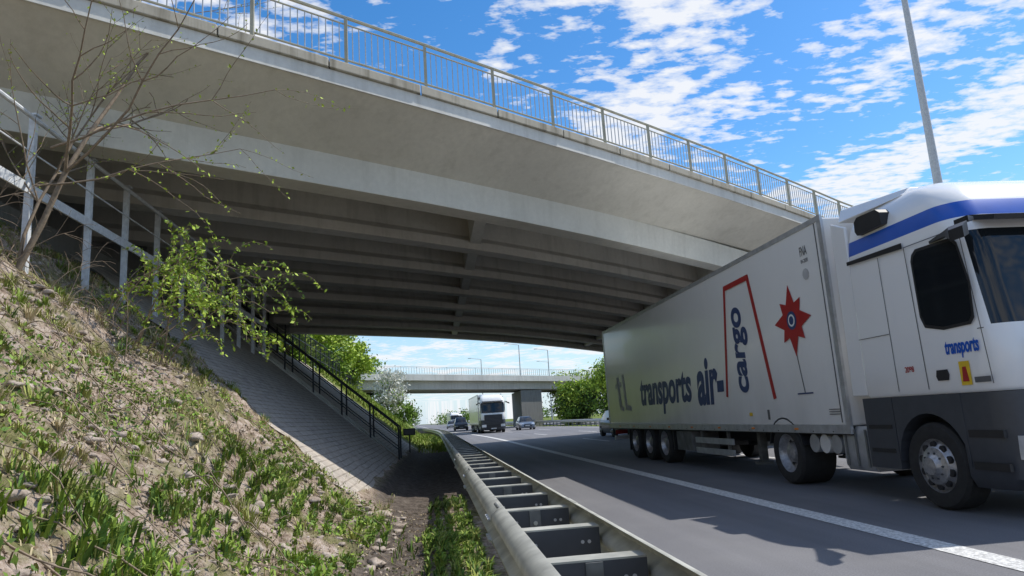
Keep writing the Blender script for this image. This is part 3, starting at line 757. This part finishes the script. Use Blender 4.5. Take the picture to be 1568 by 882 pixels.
def allowed(x,y):
    k=~((y>pave_edge(x)-.1)&(x<TOE+.1)&(y<38)&(rng.random(len(x))>.03*(y<13)))
    k&=~((np.abs(x+.42)<.26+.07*np.sin(y*2))&(y<38)&(rng.random(len(x))>.05))
    k&=~((y>13.5)&(y<33)&(x>-1.2)&(rng.random(len(x))>.06)); return k
def grass(name,n,xr,yr,hl,mats,thr,wid=.007,wts=None,pull=.55):
    x=rng.uniform(*xr,n); y=rng.uniform(*yr,n)
    m_=sn(x,y,1.3,30)+.8*sn(x,y,3.6,40)+.6*sn(x,y,9,5)
    keep=(m_+rng.normal(size=n)*.25>thr)&allowed(x,y)
    x=x[keep];y=y[keep]; n=len(x)
    tx=np.round(x/.15+.3*np.sin(y*7))*.15; ty=np.round(y/.15+.3*np.sin(x*9))*.15
    x=x*(1-pull)+tx*pull; y=y*(1-pull)+ty*pull
    h=rng.uniform(*hl,n)*(1+.5*np.clip(sn(x,y,3.1,15),-1,1.3))
    q=rng.random(n)*.7+.15+.22*sn(x,y,2.1,8)
    return blades(x,y,h,wid,rng.uniform(.2,1.1,n),q,wts or [.3,.5,.85],mats,name)
grass('grass',100000,(-7.6,-.75),(1.2,14),(.04,.12),[M_g1,M_g2,M_g3,M_g4],.55,.005,[.25,.5,.88])
grass('grass',22000,(-7.6,-.75),(1.2,14),(.03,.10),[M_g3,M_g2,M_brn,M_g1],-.9,.0045,pull=.3)
grass('grass',26000,(-2.2,.42),(3.0,10.4),(.05,.15),[M_g1,M_g4,M_g1,M_g2],-.2,.009,wts=[.35,.6,.9])
grass('grass',12000,(-.1,.42),(2.0,13),(.05,.15),[M_g1,M_g4,M_g2,M_g4],-1.2,.010,wts=[.35,.65,.9])
grass('grass',45000,(-8,1.0),(33,85),(.12,.3),[M_g1,M_g2,M_g1,M_g4],-1.2,.022)
nt_=900; tx=rng.uniform(-7.2,-.8,nt_); ty=rng.uniform(1.6,12.5,nt_)
k_=(sn(tx,ty,1.3,30)+rng.normal(size=nt_)*.9>.15)&allowed(tx,ty); tx=tx[k_];ty=ty[k_]; nb=55
sz=rng.uniform(.4,1.2,len(tx)); hue=rng.random(len(tx))
az=rng.uniform(0,6.283,len(tx)*nb); rad=np.abs(rng.normal(size=len(az)))*.035*np.repeat(sz,nb)
bx_=np.repeat(tx,nb)+np.cos(az)*rad; by_=np.repeat(ty,nb)+np.sin(az)*rad
blades(bx_,by_,rng.uniform(.07,.21,len(az))*np.repeat(sz,nb),.0042,rng.uniform(.3,1.4,len(az)),np.repeat(hue,nb)*.8+rng.random(len(az))*.25,[.30,.45,.75],[M_g1,M_g4,M_g2,M_g3],'grass',az)
n=14000; x=rng.uniform(-3.4,.40,n); y=rng.uniform(3,10.8,n); mk=sn(x,y,2.0,33)+.5*sn(x,y,6,3)
kp=(mk>.0)&(np.abs(x+.42)>.26); x=x[kp];y=y[kp]
P=np.stack([x,y,ter(x,y)+rng.uniform(.02,.13,len(x))],1)
v,f=quads(P,.022); np_mesh('weeds',v,f,rng.integers(0,3,len(f)),[M_g4,M_g1,M_l2])
n=26000; x=rng.uniform(-7.4,.3,n); y=rng.uniform(2,11.5,n); P=np.stack([x,y,ter(x,y)+.012],1)
v,f=quads(P,.014); np_mesh('leaf_litter',v,f,rng.integers(0,3,len(f)),[M_brn,M_twig,M_g3])
m,nt,b=base_mat('clod'); c=objc(nt); L(nt,ramp(nt,noise(nt,c,8,4,.7),[(.35,(.22,.17,.13)),(.65,(.48,.41,.35))]),b.inputs['Base Color']); b.inputs['Roughness'].default_value=.95; bump(nt,b,noise(nt,c,50,4),.6)
M_clod=m
Vs=[];Fs=[];o=0
bm=bmesh.new(); bmesh.ops.create_icosphere(bm,subdivisions=2,radius=1); iv=np.array([v.co[:] for v in bm.verts]); iff=np.array([[v.index for v in f.verts] for f in bm.faces]); bm.free()
for k in range(2600):
    x=random.uniform(-7.0,-.5); y=random.uniform(2.0,11.0)
    if sn(np.array(x),np.array(y),1.3,30)>.6: continue
    r=abs(random.gauss(0,.020))+.008
    if random.random()<.04: r*=2.4
    sc=np.array([random.uniform(.8,1.7),random.uniform(.8,1.7),random.uniform(.5,.8)])*r
    fr=rng.normal(size=(3,3))*3; dd=1+.22*np.sin(iv@fr[0])+.2*np.sin(iv@fr[1]*1.7)
    v=iv*dd[:,None]*sc; Vs.append(v+np.array([x,y,H(x,y)+r*.05])); Fs.append(iff+o); o+=len(iv)
np_mesh('rocks',np.concatenate(Vs),np.concatenate(Fs),None,[M_clod])

def grow(p,d,L0,r,depth,segs,leaves,rg,up=.1,droop=0,kids=(2,4),leafd=2,step=7):
    n=step; q=np.array(p,float); d=np.array(d,float); d/=np.linalg.norm(d)
    for i in range(n):
        d=d+rg.normal(size=3)*.10+np.array([0,0,up-droop*(i/n)]); d/=np.linalg.norm(d)
        q2=q+d*L0/n; r1=r*(1-.75*(i+1)/n)+.0016
        segs.append((q.copy(),q2.copy(),max(r*(1-.75*i/n),.0018),r1))
        if depth<=leafd-1:
            for _ in range(leaves[1]):
                leaves[0].append(q+(q2-q)*rg.random()+rg.normal(size=3)*.022)
        if depth>0 and i>=1 and rg.random()<.8:
            for _ in range(rg.integers(1,kids[1]-kids[0]+1)):
                a=rg.normal(size=3); a-=a.dot(d)*d; a/=np.linalg.norm(a); nd=d*.75+a*.75
                grow(q2,nd,L0*rg.uniform(.4,.62)*(1-.35*i/n),r1*.6,depth-1,segs,leaves,rg,up,droop,kids,leafd,step)
        q=q2
rg=np.random.default_rng(11); segs=[];lv=([],1)
b0=(-5.0,8.9,H(-5.0,8.9)-.05)
for d,l,r in (((.42,-.05,1),4.8,.042),((.12,.1,1),3.4,.024)): grow(b0,d,l,r,2,segs,lv,rg,.03,0)
b1=(-4.7,8.9,b0[2]+1.6); lv2=([],2)
grow(b1,(1,.0,.32),2.9,.018,1,segs,lv2,rg,.0); grow((-4.85,8.9,b0[2]+1.1),(1,.1,.12),2.5,.014,1,segs,lv2,rg,.02)
combine('sapling',segs,[(np.array(lv[0]),.019,1),(np.array(lv2[0]),.026,1)],[M_l1],M_bark)
rg=np.random.default_rng(5); segs=[];lv=([],5)
for k in range(11):
    bx=-4.0+rg.normal()*.25; by=9.9+rg.normal()*.35
    grow((bx,by,H(bx,by)),(.55+rg.normal()*.25,rg.normal()*.25,1.0),rg.uniform(1.4,2.5),.012,1,segs,lv,rg,-.02,.55,(2,4),2)
combine('shrub',segs,[(np.array(lv[0])[::2],.034,1),(np.array(lv[0])[1::2],.030,2)],[M_l1,M_l2],M_twig)
rg=np.random.default_rng(9); segs=[];lv=([],0)
for k in range(22):
    bx=-4.9+rg.normal()*.6; by=9.3+rg.normal()*1.1
    grow((bx,by,H(bx,by)),(.4+rg.normal()*.4,rg.normal()*.4,.9),rg.uniform(.5,1.2),.006,1,segs,lv,rg,.0,.2)
lv[0].append(np.array([-5,9.6,4]))
combine('shrub',segs,[(np.array(lv[0]),.02,1)],[M_brn],M_twig)
segs=[]; rg=np.random.default_rng(21)
for k in range(110):
    x=rg.uniform(-5.8,-1.2);y=rg.uniform(2.6,9.8); a=rg.uniform(-1.3,1.0); ln_=rg.uniform(.3,1.9); n=12; hh=rg.uniform(.03,.22); bend=rg.normal()*.08
    pr=None; xx,yy=x,y; rr=rg.uniform(.003,.006)
    for i in range(n+1):
        t=i/n; p=np.array([xx,yy,H(xx,yy)+hh*math.sin(math.pi*t)+.02])
        if pr is not None: segs.append((pr,p,rr,rr*.9))
        pr=p; a+=bend+rg.normal()*.05; xx+=ln_/n*math.cos(a); yy+=ln_/n*math.sin(a)
V_,F_=tube_np(segs,4); np_mesh('bramble',V_,F_,None,[M_twig])

# ------------------------------------------------------------------ light, sky, camera
el=math.radians(53); az=math.radians(77)
sd=Vector((math.cos(el)*math.sin(az),math.cos(el)*math.cos(az),math.sin(el)))
ld=bpy.data.lights.new('sun','SUN'); ld.energy=4.8; ld.angle=math.radians(.53); ld.color=(1,.95,.87)
so=bpy.data.objects.new('sun',ld); SC.collection.objects.link(so); so.rotation_euler=(-sd).to_track_quat('-Z','Y').to_euler()
w=bpy.data.worlds.new('World'); SC.world=w; w.use_nodes=True; nt=w.node_tree; bg=nt.nodes['Background']
sk=N(nt,'ShaderNodeTexSky',sky_type='NISHITA'); sk.sun_disc=False; sk.sun_elevation=el; sk.sun_rotation=az
sk.air_density=1.0; sk.dust_density=.3; sk.ozone_density=2.7
tc=N(nt,'ShaderNodeTexCoord').outputs['Generated']; sp=N(nt,'ShaderNodeSeparateXYZ'); L(nt,tc,sp.inputs[0])
mxz=N(nt,'ShaderNodeMath',operation='MAXIMUM'); L(nt,sp.outputs[2],mxz.inputs[0]); mxz.inputs[1].default_value=.03
dx=N(nt,'ShaderNodeMath',operation='DIVIDE'); dy=N(nt,'ShaderNodeMath',operation='DIVIDE')
L(nt,sp.outputs[0],dx.inputs[0]);L(nt,mxz.outputs[0],dx.inputs[1]);L(nt,sp.outputs[1],dy.inputs[0]);L(nt,mxz.outputs[0],dy.inputs[1])
cb=N(nt,'ShaderNodeCombineXYZ'); L(nt,dx.outputs[0],cb.inputs[0]); L(nt,dy.outputs[0],cb.inputs[1])
P_=cb.outputs[0]
big=noise(nt,mapping(nt,P_,(1.7,.9,1),(0,0,.4),(3.1,1.7,0)),1.0,3,.55)
fin=noise(nt,mapping(nt,P_,(10,15,1),(0,0,.35)),1.0,4,.58)
bm_=ramp(nt,big,[(.40,0),(.64,1)])
add=N(nt,'ShaderNodeMath',operation='MULTIPLY_ADD'); L(nt,bm_,add.inputs[0]); add.inputs[1].default_value=.34; L(nt,fin,add.inputs[2])
cl=ramp(nt,add.outputs[0],[(.61,0),(.70,.55),(.84,1)])
m3=N(nt,'ShaderNodeMath',operation='MULTIPLY'); L(nt,cl,m3.inputs[0]); m3.inputs[1].default_value=.92
hs=N(nt,'ShaderNodeHueSaturation'); hs.inputs['Saturation'].default_value=1.32; hs.inputs['Value'].default_value=1.42; L(nt,sk.outputs[0],hs.inputs['Color'])
hz=N(nt,'ShaderNodeMapRange'); L(nt,sp.outputs[2],hz.inputs[0]); hz.inputs[1].default_value=0; hz.inputs[2].default_value=.25; hz.inputs[3].default_value=.8; hz.inputs[4].default_value=0
base=mix(nt,hz.outputs[0],hs.outputs[0],(4.5,5.8,7.2))
colr=mix(nt,m3.outputs[0],base,(7.3,7.4,7.6))
L(nt,colr,bg.inputs[0]); bg.inputs[1].default_value=.13
cam=bpy.data.cameras.new('camera'); co=bpy.data.objects.new('camera',cam); SC.collection.objects.link(co); SC.camera=co
cam.sensor_width=36; cam.lens=36*1060/1568; cam.clip_start=.05; cam.clip_end=5000
p=math.radians(10.64);a=math.radians(6.97);r=math.radians(3.6)
F_=Vector((math.sin(a)*math.cos(p),math.cos(a)*math.cos(p),math.sin(p))); R_=Vector((math.cos(a),-math.sin(a),0)); U_=R_.cross(F_)
Rc=R_*math.cos(r)-U_*math.sin(r); Uc=U_*math.cos(r)+R_*math.sin(r)
co.matrix_world=Matrix(((Rc.x,Uc.x,-F_.x,0),(Rc.y,Uc.y,-F_.y,0),(Rc.z,Uc.z,-F_.z,1.35),(0,0,0,1)))
SC.view_settings.view_transform='Standard'; SC.view_settings.look='None'; SC.view_settings.exposure=0
